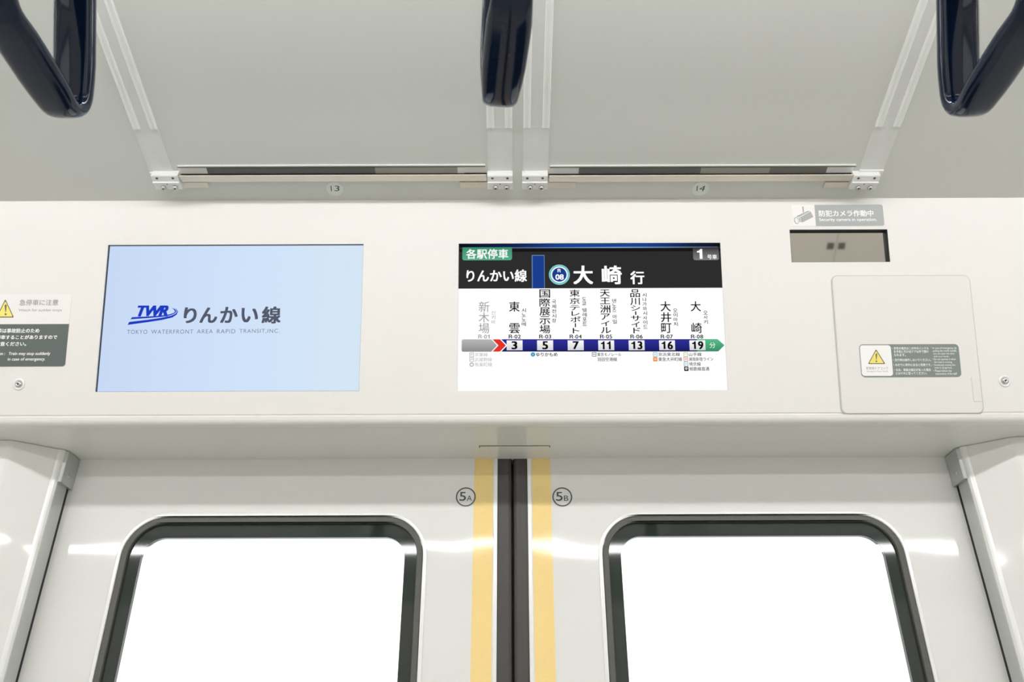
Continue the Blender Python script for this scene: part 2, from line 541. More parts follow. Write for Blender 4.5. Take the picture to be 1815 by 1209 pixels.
# the two door leaves
def door_xy(px, py, w=0.0):
    return DOOR.at(px, py, w)
for sgn, nm, num in ((-1, 'door_1', '5A'), (1, 'door_2', '5B')):
    ax = lambda a, b, h, s=sgn: (a, b, h)
    def X(a, b):
        return (a, b) if sgn > 0 else (-b, -a)
    z0, z1 = 0.012, zs - 0.0025 + 0.02
    wx0, wx1, wz0, wz1 = 0.1305, 0.5670, 0.86, 1.7865
    rim = X(wx0 - 0.0065, wx1 + 0.0065)
    gk = X(wx0, wx1)
    leaf = MB().prism([rrect(*X(0.0235, 0.692), z0, z1, 0), rrect(rim[0], rim[1], wz0 - 0.0065, wz1 + 0.0065, 0.064, 12)], -0.03, 0.0)
    door = struct(leaf.build(nm, M_door, None, DOOR.m))
    o = MB().prism([rrect(rim[0], rim[1], wz0 - 0.0065, wz1 + 0.0065, 0.064, 12), rrect(gk[0] - 0.0005, gk[1] + 0.0005, wz0 - 0.0005, wz1 + 0.0005, 0.058, 12)], -0.02, 0.0022)
    o.build('window_rim', M_edge, door, bevel=0.0015)
    gi = X(wx0 + 0.0085, wx1 - 0.0085)
    o = MB().prism([rrect(gk[0], gk[1], wz0, wz1, 0.0575, 12), rrect(gi[0], gi[1], wz0 + 0.0085, wz1 - 0.0085, 0.049, 12)], -0.02, 0.0012)
    o.build('gasket', M_gask, door, bevel=0.0012)
    ci = X(wx0 + 0.0265, wx1 - 0.0265)
    o = MB().prism([rrect(gi[0] - 0.002, gi[1] + 0.002, wz0 + 0.0065, wz1 - 0.0065, 0.05, 12), rrect(ci[0], ci[1], wz0 + 0.029, wz1 - 0.0290, 0.031, 12)], -0.0118, -0.0045)
    o.build('frit_border', M_frit, door)
    o = MB().prism([rrect(ci[0] - 0.0005, ci[1] + 0.0005, wz0 + 0.0285, wz1 - 0.0285, 0.031, 12)], -0.0110, -0.0046)
    o.build('pane', M_pane, door)
    y = X(0.0295, 0.0578)
    MB().box(y[0], y[1], z0 + 0.01, z1 - 0.002, 0.0, 0.0003).build('yellow_stripe', M_yellow, door)
    e = X(0.0225, 0.0285)
    MB().box(e[0], e[1], z0, z1, -0.028, 0.0012).build('edge_strip', M_edge, door, bevel=0.001)
    # hollow rubber nosing meeting its twin in the middle
    nose = [(0.0225, -0.028), (0.0225, -0.001), (0.0195, -0.0002), (0.012, 0.0008), (0.006, 0.0004), (0.0025, -0.0022), (0.0009, -0.0075), (0.0007, -0.028)]
    nose = [(sgn * a, h) for a, h in nose]
    MB().prism([nose], z0, z1, axes=lambda a, h, b: (a, b, h)).build('rubber_seal', M_rubber, door)
    if sgn < 0:
        MB().box(-0.016, 0.016, z0, z1, -0.030, -0.026).build('seal_lip', M_rubber, door)
    # ringed number
    pr = Printer(DOOR, door, (0, 0))
    cx, cy = (825.6, 881) if sgn < 0 else (996.6, 881)
    c0 = pr.pt(cx, cy)
    rr = abs(pr.pt(cx + 17.6, cy)[0] - c0[0])
    MB().sheet([circ(c0[0], c0[1], rr, 48), circ(c0[0], c0[1], rr * 0.875, 48)], 0.0005).build('number_ring', M_ink, door)
    if sgn < 0:
        pr.text('door_number', '5', 814.4, 826.0, 872.3, 888, M_ink, 0.0005, 0.006)
        pr.text('door_number', 'A', 827.3, 836.6, 878.6, 888, M_ink, 0.0005, 0.0)
    else:
        pr.text('door_number', '5', 985.4, 997.2, 872.3, 888, M_ink, 0.0005, 0.006)
        pr.text('door_number', 'B', 999.6, 1007.4, 878.6, 888, M_ink, 0.0005, 0.0)

# far side of the car: its own header, wall with windows, end walls
YF = mirror_y(1.18)
wins = [rrect(x - 0.22, x + 0.22, 0.86, 1.78, 0.06) for x in (-0.35, 0.35)] + [rrect(x - 0.6, x + 0.6, 0.95, 1.72, 0.06) for x in (-1.9, 1.9)]
ff = MB().prism([rrect(-XE, XE, 0, 2.2, 0)] + wins, -0.04, 0.0)
FAR = Frame((0, YF, 0), (0, 0, 1), (0, 1, 0))
far = struct(ff.build('wall_front', M_wall, None, FAR.m))
for w in wins:
    MB().prism([w], -0.03, -0.024).build('pane', M_pane, far)
    xs = [p[0] for p in w]
    ys = [p[1] for p in w]
    b = (min(xs), max(xs), min(ys), max(ys))
    MB().prism([rrect(b[0] - 0.012, b[1] + 0.012, b[2] - 0.012, b[3] + 0.012, 0.065), rrect(b[0] + 0.02, b[1] - 0.02, b[2] + 0.02, b[3] - 0.02, 0.045)], -0.02, 0.004).build('gasket', M_gask, far)
fh = [(mirror_y(a.y), a.z) for a in (pw(0, VTOP, 0), pw(0, 0.0, 0))]
fprof = [fh[0], fh[1], (YF - 0.03, zs), (YF - 0.03, 2.3)]
fhd = struct(MB().sweep(fprof, -XE, XE).build('trim_4', M_panel))
FHP = Frame((0, mirror_y(P0.y), ZH), (0, math.sin(TILT), math.cos(TILT)), (0, math.cos(TILT), -math.sin(TILT)))
for x in (1.322, 1.368):
    MB().box(-x - 0.0145, -x + 0.0145, 0.233, 0.262, -0.0005, 0.0006).build('grey_label', M_sgrey, fhd, FHP.m)
MB().box(-1.347, -1.344, 0.02, VTOP - 0.004, -0.0005, 0.0004).build('panel_seam', M_lgrey, fhd, FHP.m)
for s in (-1, 1):
    nm = 'wall_end_left' if s < 0 else 'wall_end_right'
    struct(MB().box(s * XE - 0.03, s * XE + 0.03, mirror_y(1.3), 1.3, 0, 2.36).build(nm, M_wall))

# ---------------------------------------------------------------- ceiling lamps
lamps = []
for row, yl in enumerate((0.43, -0.65)):
    for k in range(5):
        x0 = -3.25 + k * 1.3
        t = empty('ceiling_lamp', Matrix.Translation((x0 + 0.65, yl, ZFLAT)),
                  'white ceiling strip lamp with lit diffuser, ' + ('row over the doorway' if row == 0 else 'row along the opposite side'),
                  'lamp', 'strip lamps over the doorway' if row == 0 else 'strip lamps of the opposite row')
        MB().box(-0.62, 0.62, -0.05, 0.05, -0.02, 0.0).build('housing', M_hous, t, bevel=0.003)
        d = MB()
        pr_ = [(0.022 * math.cos(a), -0.02 - 0.022 * math.sin(a)) for a in [math.pi * i / 8 for i in range(9)]]
        d.sweep(pr_, -0.59, 0.59)
        d.add([(-0.59, p[0], p[1]) for p in pr_], [tuple(range(9))])
        d.add([(0.59, p[0], p[1]) for p in pr_], [tuple(range(9))[::-1]])
        d.build('diffuser', M_diff, t)

# ---------------------------------------------------------------- left display with the operator's logo
def glow_text(name, rgb):
    return glow(name, rgb, 1.0)
def monitor(rect, label, mats, depth, bez, bz=-0.0004):
    u0, u1, v0, v1 = rect
    uc, vc = (u0 + u1) / 2, (v0 + v1) / 2
    t = empty('display_monitor', PANEL.mat_at(uc, vc), label, 'display')
    hw, hh = (u1 - u0) / 2, (v1 - v0) / 2
    MB().prism([rrect(-hw, hw, -hh, hh, 0), rrect(-hw + 0.0006, hw - 0.0006, -hh + 0.0006, hh - 0.0006, 0)], -0.014, bz).build('bezel', bez, t)
    s = MB().box(-hw + 0.0003, hw - 0.0003, -hh + 0.0003, hh - 0.0003, -depth - 0.008, -depth).build('screen', mats, t)
    return t, s, (uc, vc)

M_scr1 = glow('screen_pale_blue', (203, 219, 246), 1.0, stops=[(0, (200, 217, 246)), (0.5, (208, 226, 250)), (1, (213, 231, 246))])
mon1, scr1, o1 = monitor(R_LOGO, 'lit display screen showing blue company logo on pale blue', M_scr1, 0.0055, M_bezel, -0.0022)
P1 = Printer(PANEL, scr1, o1, -0.0055)
Z1 = -0.0053
G_blue = glow_text('logo_blue', (30, 62, 192))
G_slate = glow_text('logo_slate', (84, 90, 106))
G_fine = glow_text('logo_fine_grey', (124, 130, 146))
def zz(x, y, ox, oy, s):
    return (ox + x / s, oy + y / s)
L = lambda pts: [zz(x, y, 210, 520, 5.855) for x, y in pts]
P1.text('logo_letters', 'TWR', 243.6, 298.6, 541.6, 561.3, G_blue, Z1, 0.05, slant=0.30, track=0.88)
P1.poly('logo_wave', L([(125, 270), (300, 258), (450, 245), (540, 228), (585, 209), (601, 188), (589, 166), (548, 149),
                        (574, 168), (588, 188), (575, 203), (530, 218), (440, 231), (300, 241), (140, 248)]), G_blue, Z1)
P1.poly('logo_wave', L([(95, 328), (300, 300), (450, 277), (560, 251), (605, 221), (617, 190), (603, 166), (577, 152),
                        (600, 172), (606, 192), (592, 212), (545, 233), (440, 255), (300, 275), (112, 297)]), G_blue, Z1)
mb = MB()
for ch, x0, x1, y0, y1 in (('り', 678, 812, 146, 310), ('ん', 845, 1027, 146, 308), ('か', 1056, 1238, 140, 308), ('い', 1275, 1450, 152, 302), ('線', 1488, 1686, 136, 314)):
    (a, b), (c, d) = zz(x0, y0, 210, 520, 5.855), zz(x1, y1, 210, 520, 5.855)
    P1.text('', ch, a, c, b, d, G_slate, Z1, 0.032, into=mb)
mb.build('line_name', G_slate, scr1)
mb = MB()
for wd, x0, x1 in (('TOKYO', 90, 300), ('WATERFRONT', 340, 776), ('AREA', 815, 980), ('RAPID', 1022, 1213), ('TRANSIT,INC.', 1255, 1672)):
    a, b = zz(x0, 375, 210, 520, 5.855)
    c, d = zz(x1, 418 if ',' not in wd else 421, 210, 520, 5.855)
    P1.text('', wd, a, c, b - (x0 - 600) * 0.0012, d - (x0 - 600) * 0.0012, G_fine, Z1, -0.004, track=1.15, into=mb)
mb.build('company_name', G_fine, scr1)

# ---------------------------------------------------------------- right display with the line map
G_w = glow('map_white', (255, 255, 255), 1.02)
M_bez2 = mat('bezel_pale', (214, 214, 212), rough=0.4)
mon2, scr2, o2 = monitor(R_MAP, 'lit display screen showing route map of stations beneath a black title bar', G_w, 0.0008, M_bez2)
P2 = Printer(PANEL, scr2, o2, -0.0008)
ZA, ZB, ZT, ZU = -0.00065, -0.0005, -0.00035, -0.0002
G_k = glow('map_charcoal', (45, 45, 46))
G_black = glow('map_black', (14, 14, 16))
G_grey = glow('map_grey', (160, 160, 162))
G_navy = glow('map_navy', (27, 63, 141))
G_teal = glow('map_teal', (112, 200, 206))
G_bar = glow('map_bar_navy', (26, 28, 92), stops=[(0, (24, 26, 84)), (0.5, (38, 40, 134)), (1, (48, 48, 150))], axis='Y')
G_gbar = glow('map_bar_grey', (150, 150, 150), stops=[(0, (140, 140, 140)), (1, (184, 184, 184))], axis='Y')
G_arrow = glow('map_arrow_green', (60, 150, 105), stops=[(0, (58, 140, 100)), (1, (88, 190, 140))], axis='Y')
G_badge = glow('map_badge_green', (80, 165, 130), stops=[(0, (88, 172, 138)), (1, (64, 146, 112))], axis='Y')
G_red = glow('map_red', (226, 52, 42))
G_cell = glow('map_cell', (255, 255, 255), stops=[(0, (212, 212, 216)), (1, (254, 254, 254))], axis='Y')
G_top = glow('map_top_bar', (26, 64, 138), stops=[(0, (14, 14, 18)), (0.22, (16, 36, 84)), (0.4, (26, 68, 146)), (0.7, (26, 68, 146)), (0.88, (16, 36, 70)), (1, (14, 14, 18))])
G_line = glow('map_top_line', (150, 165, 205), stops=[(0, (60, 60, 70)), (0.4, (110, 130, 185)), (0.6, (150, 170, 220)), (1, (90, 90, 95))])
G_car = glow('map_car_box', (100, 100, 102), stops=[(0, (126, 126, 128)), (0.6, (96, 96, 98)), (1, (48, 48, 50))], axis='Y')
u0, u1, v0, v1 = R_MAP
hw, hh = (u1 - u0) / 2, (v1 - v0) / 2
vy = P2.pt(1050, 511)[1]
MB().sheet([rrect(-hw + 0.0003, hw - 0.0003, vy, hh - 0.0003, 0)], ZA).build('title_bar', G_k, scr2)
P2.rect('title_bar', 814, 1278, 441, 446, glow('map_title_shade', (22, 22, 23)), ZA + 0.00005)
P2.rect('title_bar', 814, 1277.5, 432, 438, G_top, ZB)
P2.rect('title_bar', 824, 1272, 438, 439.6, G_line, ZB)
P2.rect('service_badge', 819.5, 907.5, 438.5, 461.5, G_badge, ZB + 0.00003, 4, (1, 1, 0, 0))
P2.text('service_type', '各駅停車', 826.3, 900.8, 441.6, 459, G_w, ZT, 0.018)
P2.rect('car_badge', 1228.3, 1274, 439, 461.3, G_car, ZB + 0.00003, 4, (1, 1, 0, 0))
P2.text('car_number', '1', 1235.3, 1244.8, 441.7, 459, G_w, ZT, 0.05)
P2.text('car_number', '号車', 1253.5, 1270.6, 451.4, 459.6, G_w, ZT, 0.02)
P2.text('line_name', 'りんかい線', 826.8, 934, 478, 500, G_w, ZT, 0.024)
P2.rect('line_mark', 942.8, 965.2, 452.3, 511, glow('map_mark_edge', (120, 150, 205)), ZB)
P2.rect('line_mark', 944, 964.4, 453.3, 511, G_navy, ZB + 0.00004)
c0 = P2.pt(991.4, 487)
rr = P2.pt(1009.9, 487)[0] - c0[0]
for i, (q, g) in enumerate(((1.0, glow('ring_pale', (150, 214, 218))), (0.955, G_teal), (0.80, G_w), (0.695, G_navy))):
    MB().sheet([circ(c0[0], c0[1], rr * q, 40)], ZB + i * 0.00003).build('station_mark', g, scr2)
P2.text('station_code', 'R', 988.2, 993.8, 476.8, 482.8, G_w, ZT, 0.02)
P2.text('station_code', '08', 984.4, 999.2, 486.4, 496, G_w, ZT, 0.03)
P2.text('destination', '大', 1016, 1051, 471, 504, G_w, ZT, 0.03)
P2.text('destination', '崎', 1066.5, 1102, 471, 504, G_w, ZT, 0.03)
P2.text('destination', '行', 1117, 1142, 480.6, 504, G_w, ZT, 0.03)
# stations
def even(s, x0, x1, y0, y1, lean=0.0, fill=0.9):
    n = len(s)
    p = (y1 - y0) / (n - (1 - fill))
    return [(ch, x0 + lean * i / max(1, n - 1), x1 + lean * i / max(1, n - 1), y0 + p * i, y0 + p * i + p * fill) for i, ch in enumerate(s)]
def hang(s, x0, x1, y0, y1, lean=0.0):
    return even(s, x0, x1, y0, y1, lean, 0.84)
st = [
 (G_grey, [('新', 848.6, 867.4, 534.6, 553), ('木', 848.6, 867.2, 554, 572), ('場', 848.4, 867.4, 573, 591)], hang('신키바', 871, 878, 551, 574.3), 0.004),
 (G_black, [('東', 902.3, 921, 534.6, 552.5), ('雲', 902.4, 921.4, 573, 591)], hang('시노노메', 924.6, 932.2, 546.6, 578.3), 0.012),
 (G_black, even('国際展示場', 956, 975, 513.2, 591, 0.2, 0.93), hang('국제전시장', 978, 985.6, 531.6, 571.8, 0.3), 0.012),
 (G_black, [('東', 1009.4, 1027.6, 513.6, 526), ('京', 1009.5, 1027.8, 528, 539), ('テ', 1010, 1027.4, 541.4, 550), ('レ', 1012.8, 1027.4, 551.8, 560), ('ポ', 1011, 1028.8, 561, 571.4), ('ト', 1015, 1026.8, 581.6, 591)],
  hang('도쿄', 1031.5, 1039, 527, 541) + hang('텔레포트', 1032.2, 1039.8, 546.4, 578, 0.3), 0.012),
 (G_black, [('天', 1063.2, 1081, 513.4, 526), ('王', 1063.4, 1081.2, 527.6, 539.2), ('洲', 1063.6, 1081.8, 541, 554.6), ('ア', 1064.8, 1081, 556, 567), ('イ', 1065, 1080.4, 569, 578.2), ('ル', 1064.8, 1083, 580, 590.8)],
  hang('덴노즈', 1085, 1092.2, 530, 553) + hang('아일', 1085.8, 1093.4, 558, 574), 0.012),
 (G_black, [('品', 1116.8, 1134.2, 513.2, 527), ('川', 1117, 1134, 528, 540.8), ('シ', 1118.4, 1134.6, 541.6, 551), ('サ', 1118, 1135.6, 559.4, 569.2), ('イ', 1119, 1134, 570.6, 580), ('ド', 1122.4, 1135, 581, 591)],
  hang('시나가와시사이드', 1138.4, 1145.8, 519.6, 583, 1.8), 0.012),
 (G_black, [('大', 1170.5, 1188.6, 534.2, 552), ('井', 1171.2, 1189.8, 553.8, 571.2), ('町', 1171.8, 1190.2, 573, 590.4)], hang('오이마치', 1193, 1200.4, 547, 578, 0.8), 0.012),
 (G_black, [('大', 1224, 1242, 534.2, 552), ('崎', 1225.4, 1244, 572.2, 590.6)], hang('오사키', 1246.6, 1254, 551, 574, 0.6), 0.012),
]
for g, kan, han, bd in st:
    P2.column('station_name', kan, g, ZT, bd)
    P2.column('korean_name', han, g, ZT, bd)
P2.rect('long_vowel', 1018.9, 1021, 573, 580, G_black, ZT)
P2.rect('long_vowel', 1125.6, 1127.8, 552, 558.4, G_black, ZT)
codes = [(847.6, 868), (901.6, 923), (955.6, 977), (1009.6, 1031), (1063.5, 1085), (1117.2, 1139), (1171, 1192.6), (1224.6, 1246.2)]
for i, (x0, x1) in enumerate(codes):
    P2.text('station_code', 'R-0%d' % (i + 1), x0, x1, 593.3, 600.3, G_grey if i == 0 else G_black, ZT, 0.02)
P2.poly('route_bar', [(886, 601.4), (1236, 601.2), (1236, 623.2), (886, 623.4)], G_bar, ZB)
P2.poly('route_bar', [(820.4, 601.6), (872.5, 601.6), (883, 612.6), (872.5, 623.6), (820, 623.6), (818.2, 621.6), (818.4, 603.6)], G_gbar, ZB + 0.00002)
P2.poly('arrow_edge', [(870.6, 601.4), (888.4, 601.4), (899.2, 612.5), (888.4, 623.6), (870.6, 623.6), (881, 612.5)], G_w, ZB + 0.00004)
P2.poly('arrow_mark', [(873, 601.6), (886.2, 601.6), (896.6, 612.5), (886.2, 623.4), (873, 623.4), (883.4, 612.5)], G_red, ZB + 0.00007)
P2.poly('route_arrow', [(1235, 601.2), (1271.6, 601.2), (1284, 612), (1273, 623), (1236, 623.2)], G_arrow, ZB + 0.00003)
cells = [(898, 926.2), (952, 980.4), (1006.2, 1034.6), (1060.3, 1088.6), (1114.3, 1142.4), (1168.3, 1196.4), (1222, 1250.2)]
nums = [('3', 906.6, 917), ('5', 961, 971.5), ('7', 1015, 1026), ('11', 1065, 1082.4), ('13', 1118.8, 1138.6), ('16', 1172.6, 1192.6), ('19', 1226.6, 1246.6)]
for (x0, x1), (s, a, b) in zip(cells, nums):
    P2.rect('time_cell', x0, x1, 603.4, 621, G_cell, ZB + 0.0001)
    P2.text('travel_time', s, a, b, 605, 619.4, G_black, ZT, 0.035)
P2.text('minutes', '分', 1257.6, 1267.8, 607, 617, G_w, ZT, 0.0)
G_ltgrey = glow('map_light_grey', (170, 170, 172))
G_dim = glow('map_text_dark', (38, 38, 42))
for s, x0, x1, y0, y1, g, bd in (
    ('京葉線', 841.5, 864.4, 625.6, 632, G_ltgrey, 0.0), ('武蔵野線', 841.5, 872, 634.2, 641, G_ltgrey, 0.0), ('有楽町線', 841.5, 872.2, 642.6, 650, G_ltgrey, 0.0),
    ('ゆりかもめ', 950.2, 988.2, 625.2, 632, G_dim, 0.02), ('東京モノレール', 1058.4, 1101, 625, 631.6, G_dim, 0.01), ('羽田空港線', 1058.6, 1093.6, 633.6, 640.6, G_dim, 0.01),
    ('京浜東北線', 1166.6, 1205, 625, 631.4, G_dim, 0.01), ('東急大井町線', 1166.8, 1208.8, 633.4, 640.4, G_dim, 0.01),
    ('山手線', 1220.6, 1243.4, 625, 631.4, G_dim, 0.01), ('湘南新宿ライン', 1220.8, 1264, 633.4, 640, G_dim, 0.01),
    ('埼京線', 1221.2, 1242, 642, 648.8, G_dim, 0.01), ('相鉄線直通', 1221.8, 1257, 650.4, 657.4, G_dim, 0.01)):
    P2.text('transfer_name', s, x0, x1, y0, y1, g, ZT, bd)
for s, cx, cy, rgb, fillc in (('JE', 836, 628.8, (165, 165, 168), None), ('JM', 836, 637.4, (165, 165, 168), None), ('MO', 1053.2, 628.2, (50, 62, 96), None),
                    ('JK', 1161.2, 628.2, (70, 160, 200), None), ('OM', 1161.4, 636.8, (240, 140, 66), 1), ('JY', 1215.2, 628.2, (150, 196, 90), None),
                    ('JS', 1215.4, 636.8, (214, 72, 72), None), ('JA', 1215.8, 645.4, (60, 176, 170), None), ('', 1216.4, 653.8, (24, 24, 26), 1)):
    g = glow('icon_ink', rgb)
    P2.rect('line_icon', cx - 3.9, cx + 3.9, cy - 3.9, cy + 3.9, g, ZB, 0.8)
    if not fillc:
        P2.rect('line_icon', cx - 3.0, cx + 3.0, cy - 3.0, cy + 3.0, G_w, ZB + 0.00004, 0.4)
    if s:
        P2.text('icon_letters', s, cx - 2.3, cx + 2.3, cy - 1.5, cy + 1.5, G_w if fillc else g, ZT, 0.02)
    else:
        P2.rect('line_icon', cx - 2.1, cx + 2.1, cy - 2.4, cy + 1.4, G_w, ZB + 0.00004, 1)
        P2.rect('line_icon', cx - 1.3, cx + 1.3, cy - 1.6, cy - 0.2, glow('icon_ink', rgb), ZB + 0.00008)
for cx, cy, s, rgb, hollow in ((944.6, 628.4, 'U', (44, 150, 204), 0), (836, 646.4, 'Y', (165, 165, 168), 1)):
    c0 = P2.pt(cx, cy)
    rr = P2.pt(cx + 3.9, cy)[0] - c0[0]
    g = glow('icon_ink', rgb)
    MB().sheet([circ(c0[0], c0[1], rr, 24)], ZB).build('line_icon', g, scr2)
    if hollow:
        MB().sheet([circ(c0[0], c0[1], rr * 0.6, 24)], ZB + 0.00004).build('line_icon', G_w, scr2)
    P2.text('icon_letters', s, cx - 1.2, cx + 1.2, cy - 1.5, cy + 1.5, g if hollow else G_w, ZT, 0.0)

# ---------------------------------------------------------------- signs on the header
def plate(name, frame, rect, th, r, material, label, cat, corners=(1, 1, 1, 1)):
    uc, vc = (rect[0] + rect[1]) / 2, (rect[2] + rect[3]) / 2
    t = empty(name, frame.mat_at(uc, vc), label, cat)
    hw, hh = (rect[1] - rect[0]) / 2, (rect[3] - rect[2]) / 2
    b = MB().prism([rrect(-hw, hw, -hh, hh, r, 6, corners)], -0.0005, th).build('backing', material, t)
    return t, b, (uc, vc), (hw, hh)

# sudden stops
ra, rb = PANEL.at(128.5, 521.5), PANEL.at(115, 649.5)
ur = (PANEL.at(128, 523)[0] + PANEL.at(115.5, 648)[0]) / 2
t, b, o, (hw, hh) = plate('warning_sign', PANEL, (ur - 0.192, ur, rb[1], ra[1]), 0.0005, 0.004, M_soft,
                          'white and dark grey caution sticker about sudden stops beside the logo screen', 'sign')
PS = Printer(PANEL, b, o, 0.0006)
vs0 = PS.pt(60, 574.5)[1]
MB().sheet([rrect(-hw, hw, -hh, vs0, 0.004, 6, (1, 1, 0, 0))], 0.0006).build('dark_field', M_sgrey, b)
def warn(Pn, ax, ay, x0, x1, yb, z, into):
    def tri(k):
        cx, cy = ax, (ay + 2 * yb) / 3
        pts = [(ax, ay), (x1, yb), (x0, yb)]
        out = []
        for p in pts:                               # clipped tips
            for q in pts:
                if q is not p:
                    out.append((p[0] + (q[0] - p[0]) * 0.05, p[1] + (q[1] - p[1]) * 0.05))
        out = [out[1], out[0], out[3], out[2], out[5], out[4]]
        out = sorted(out, key=lambda p: math.atan2(p[1] - cy, p[0] - cx))
        return [(cx + (p[0] - cx) * k, cy + (p[1] - cy) * k) for p in out]
    Pn.poly('warning_triangle', tri(1.0), M_wbrown, z)
    Pn.poly('warning_triangle', tri(0.84), M_wyel, z + 0.00006)
    h = yb - ay
    cx = ax + h * 0.02
    Pn.poly('exclamation_mark', [(cx - h * 0.06, ay + h * 0.33), (cx, ay + h * 0.29), (cx + h * 0.06, ay + h * 0.33), (cx + h * 0.02, ay + h * 0.70), (cx - h * 0.02, ay + h * 0.70)], M_wbrown, z + 0.00012)
    Pn.poly('exclamation_mark', [(cx + h * 0.055 * math.cos(a * 0.5236), ay + h * 0.82 + h * 0.055 * math.sin(a * 0.5236)) for a in range(12)], M_wbrown, z + 0.00012)
warn(PS, 9.4, 530, -7, 25, 563, 0.0006, b)
PS.text('lettering', '急停車に注意', 34.6, 103.4, 531, 541.6, M_tgrey, 0.0007, 0.004)
PS.text('lettering', 'Watch for sudden stops', 33, 109.6, 547.4, 553.2, M_tgrey, 0.0007, 0.0)
PS.text('lettering', '電車は事故防止のため', -12.5, 70, 582.3, 590.2, M_white, 0.0008, 0.03)
PS.text('lettering', '急停車することがありますので', -15, 101.6, 594, 601.6, M_white, 0.0008, 0.03)
PS.text('lettering', 'ご注意ください。', -15.5, 46.8, 605.8, 613.4, M_white, 0.0008, 0.03)
PS.text('lettering', 'Caution :', -17, 9.2, 624, 629.6, M_white, 0.0008, 0.02)
PS.text('lettering', 'Train may stop suddenly', 15.4, 89.4, 624, 631, M_white, 0.0008, 0.02, slant=0.1)
PS.text('lettering', 'in case of emergency.', 13.6, 80.2, 633.8, 640.8, M_white, 0.0008, 0.02, slant=0.1)

# security camera sticker
a = fit(PANEL, ((1401, 363.2), (1563.5, 363.2), (1568, 400.5), (1406, 400.5)))
t, b, o, (hw, hh) = plate('security_camera_sticker', PANEL, a, 0.0004, 0.003, M_panel2,
                          'pale grey sticker with camera pictogram above the dark glass window', 'sticker', (0, 1, 1, 0))
PC = Printer(PANEL, b, o, 0.0006)
us0 = (PC.pt(1443.6, 364)[0] + PC.pt(1446.2, 400)[0]) / 2
MB().sheet([rrect(us0, hw, -hh, hh, 0.003, 6, (0, 1, 1, 0))], 0.0005).build('grey_field', M_lgrey, b)
PC.text('lettering', '防犯カメラ作動中', 1451.2, 1548.2, 372.6, 383.8, M_white, 0.0006, 0.03)
PC.text('lettering', 'Security camera in operation.', 1452, 1554.2, 386.2, 393.4, M_white, 0.0006, 0.016)
Q = lambda pts: [zz(x, y, 1390, 350, 9.075) for x, y in pts]
PC.poly('camera_pictogram', Q([(288, 148), (310, 148), (318, 236), (300, 246)]), M_lgrey, 0.0006)
PC.poly('camera_pictogram', Q([(258, 318), (398, 238), (425, 226), (470, 314), (296, 400), (270, 396)]), M_lgrey, 0.0006)
PC.poly('camera_pictogram', Q([(200, 300), (376, 216), (420, 220), (392, 232), (250, 308), (210, 318)]), M_lgrey, 0.0006)
PC.poly('camera_pictogram', Q([(232, 318), (252, 322), (264, 395), (248, 398)]), M_lgrey, 0.0006)
def ell(cx, cy, rx, ry, tilt):
    return [(cx + rx * math.cos(k * math.pi / 16) * math.cos(tilt) - ry * math.sin(k * math.pi / 16) * math.sin(tilt),
             cy + rx * math.cos(k * math.pi / 16) * math.sin(tilt) + ry * math.sin(k * math.pi / 16) * math.cos(tilt)) for k in range(32)]
PC.poly('camera_pictogram', Q(ell(198, 372, 38, 58, -0.3)), M_lgrey, 0.0006, [Q(ell(200, 372, 26, 46, -0.3))])

# dark glass window of the security camera
u0, u1, v0, v1 = R_CAM
t = empty('camera_window', PANEL.mat_at((u0 + u1) / 2, (v0 + v1) / 2), 'small dark mirrored glass window set into the header beneath the camera sticker', 'window')
hw, hh = (u1 - u0) / 2, (v1 - v0) / 2
MB().prism([rrect(-hw, hw, -hh, hh, 0), rrect(-hw + 0.0006, hw - 0.0006, -hh + 0.0006, hh - 0.0006, 0)], -0.02, -0.0006).build('reveal', M_dark, t)
MB().box(-hw + 0.0003, hw - 0.0003, -hh + 0.0003, hh - 0.0003, -0.012, -0.0075).build('glass', M_mirror, t).rotation_euler = (math.radians(-0.6), 0, 0)

# emergency door cock hatch
a = fit(PANEL, ((1472.5, 489.8), (1717.5, 489.8), (1741.5, 733.5), (1493, 733.5)))
uc, vc = (a[0] + a[1]) / 2, (a[2] + a[3]) / 2
t = empty('emergency_hatch', PANEL.mat_at(uc, vc), 'off white rounded access cover with a yellow triangle sticker, right on the header', 'hatch')
hw, hh = (a[1] - a[0]) / 2, (a[3] - a[2]) / 2
MB().prism([rrect(-hw - 0.0014, hw + 0.0014, -hh - 0.0014, hh + 0.0014, 0.0094, 8), rrect(-hw + 0.001, hw - 0.001, -hh + 0.001, hh - 0.001, 0.007, 8)], -0.0005, 0.0006).build('gasket', mat('hatch_gasket', (196, 197, 192), rough=0.5), t)
M_hatch = mat('hatch_paint', (228, 224, 219), rough=0.28, spec=0.4, mottle=0.008, scale=300)
MB().prism([rrect(-hw, hw, -hh, hh, 0.008, 8)], -0.0005, 0.0026).build('cover', M_hatch, t, bevel=0.0016, seg=3)
PK = Printer(PANEL, t, (uc, vc), 0.003)
k0 = PK.pt(1733, 668)
k1 = PK.pt(1738, 712)
lt = MB().prism([rrect(hw - 0.013, hw - 0.001, k1[1], k0[1], 0.002, 4)], 0.0024, 0.0033).build('finger_latch', M_hatch, t, bevel=0.0006)
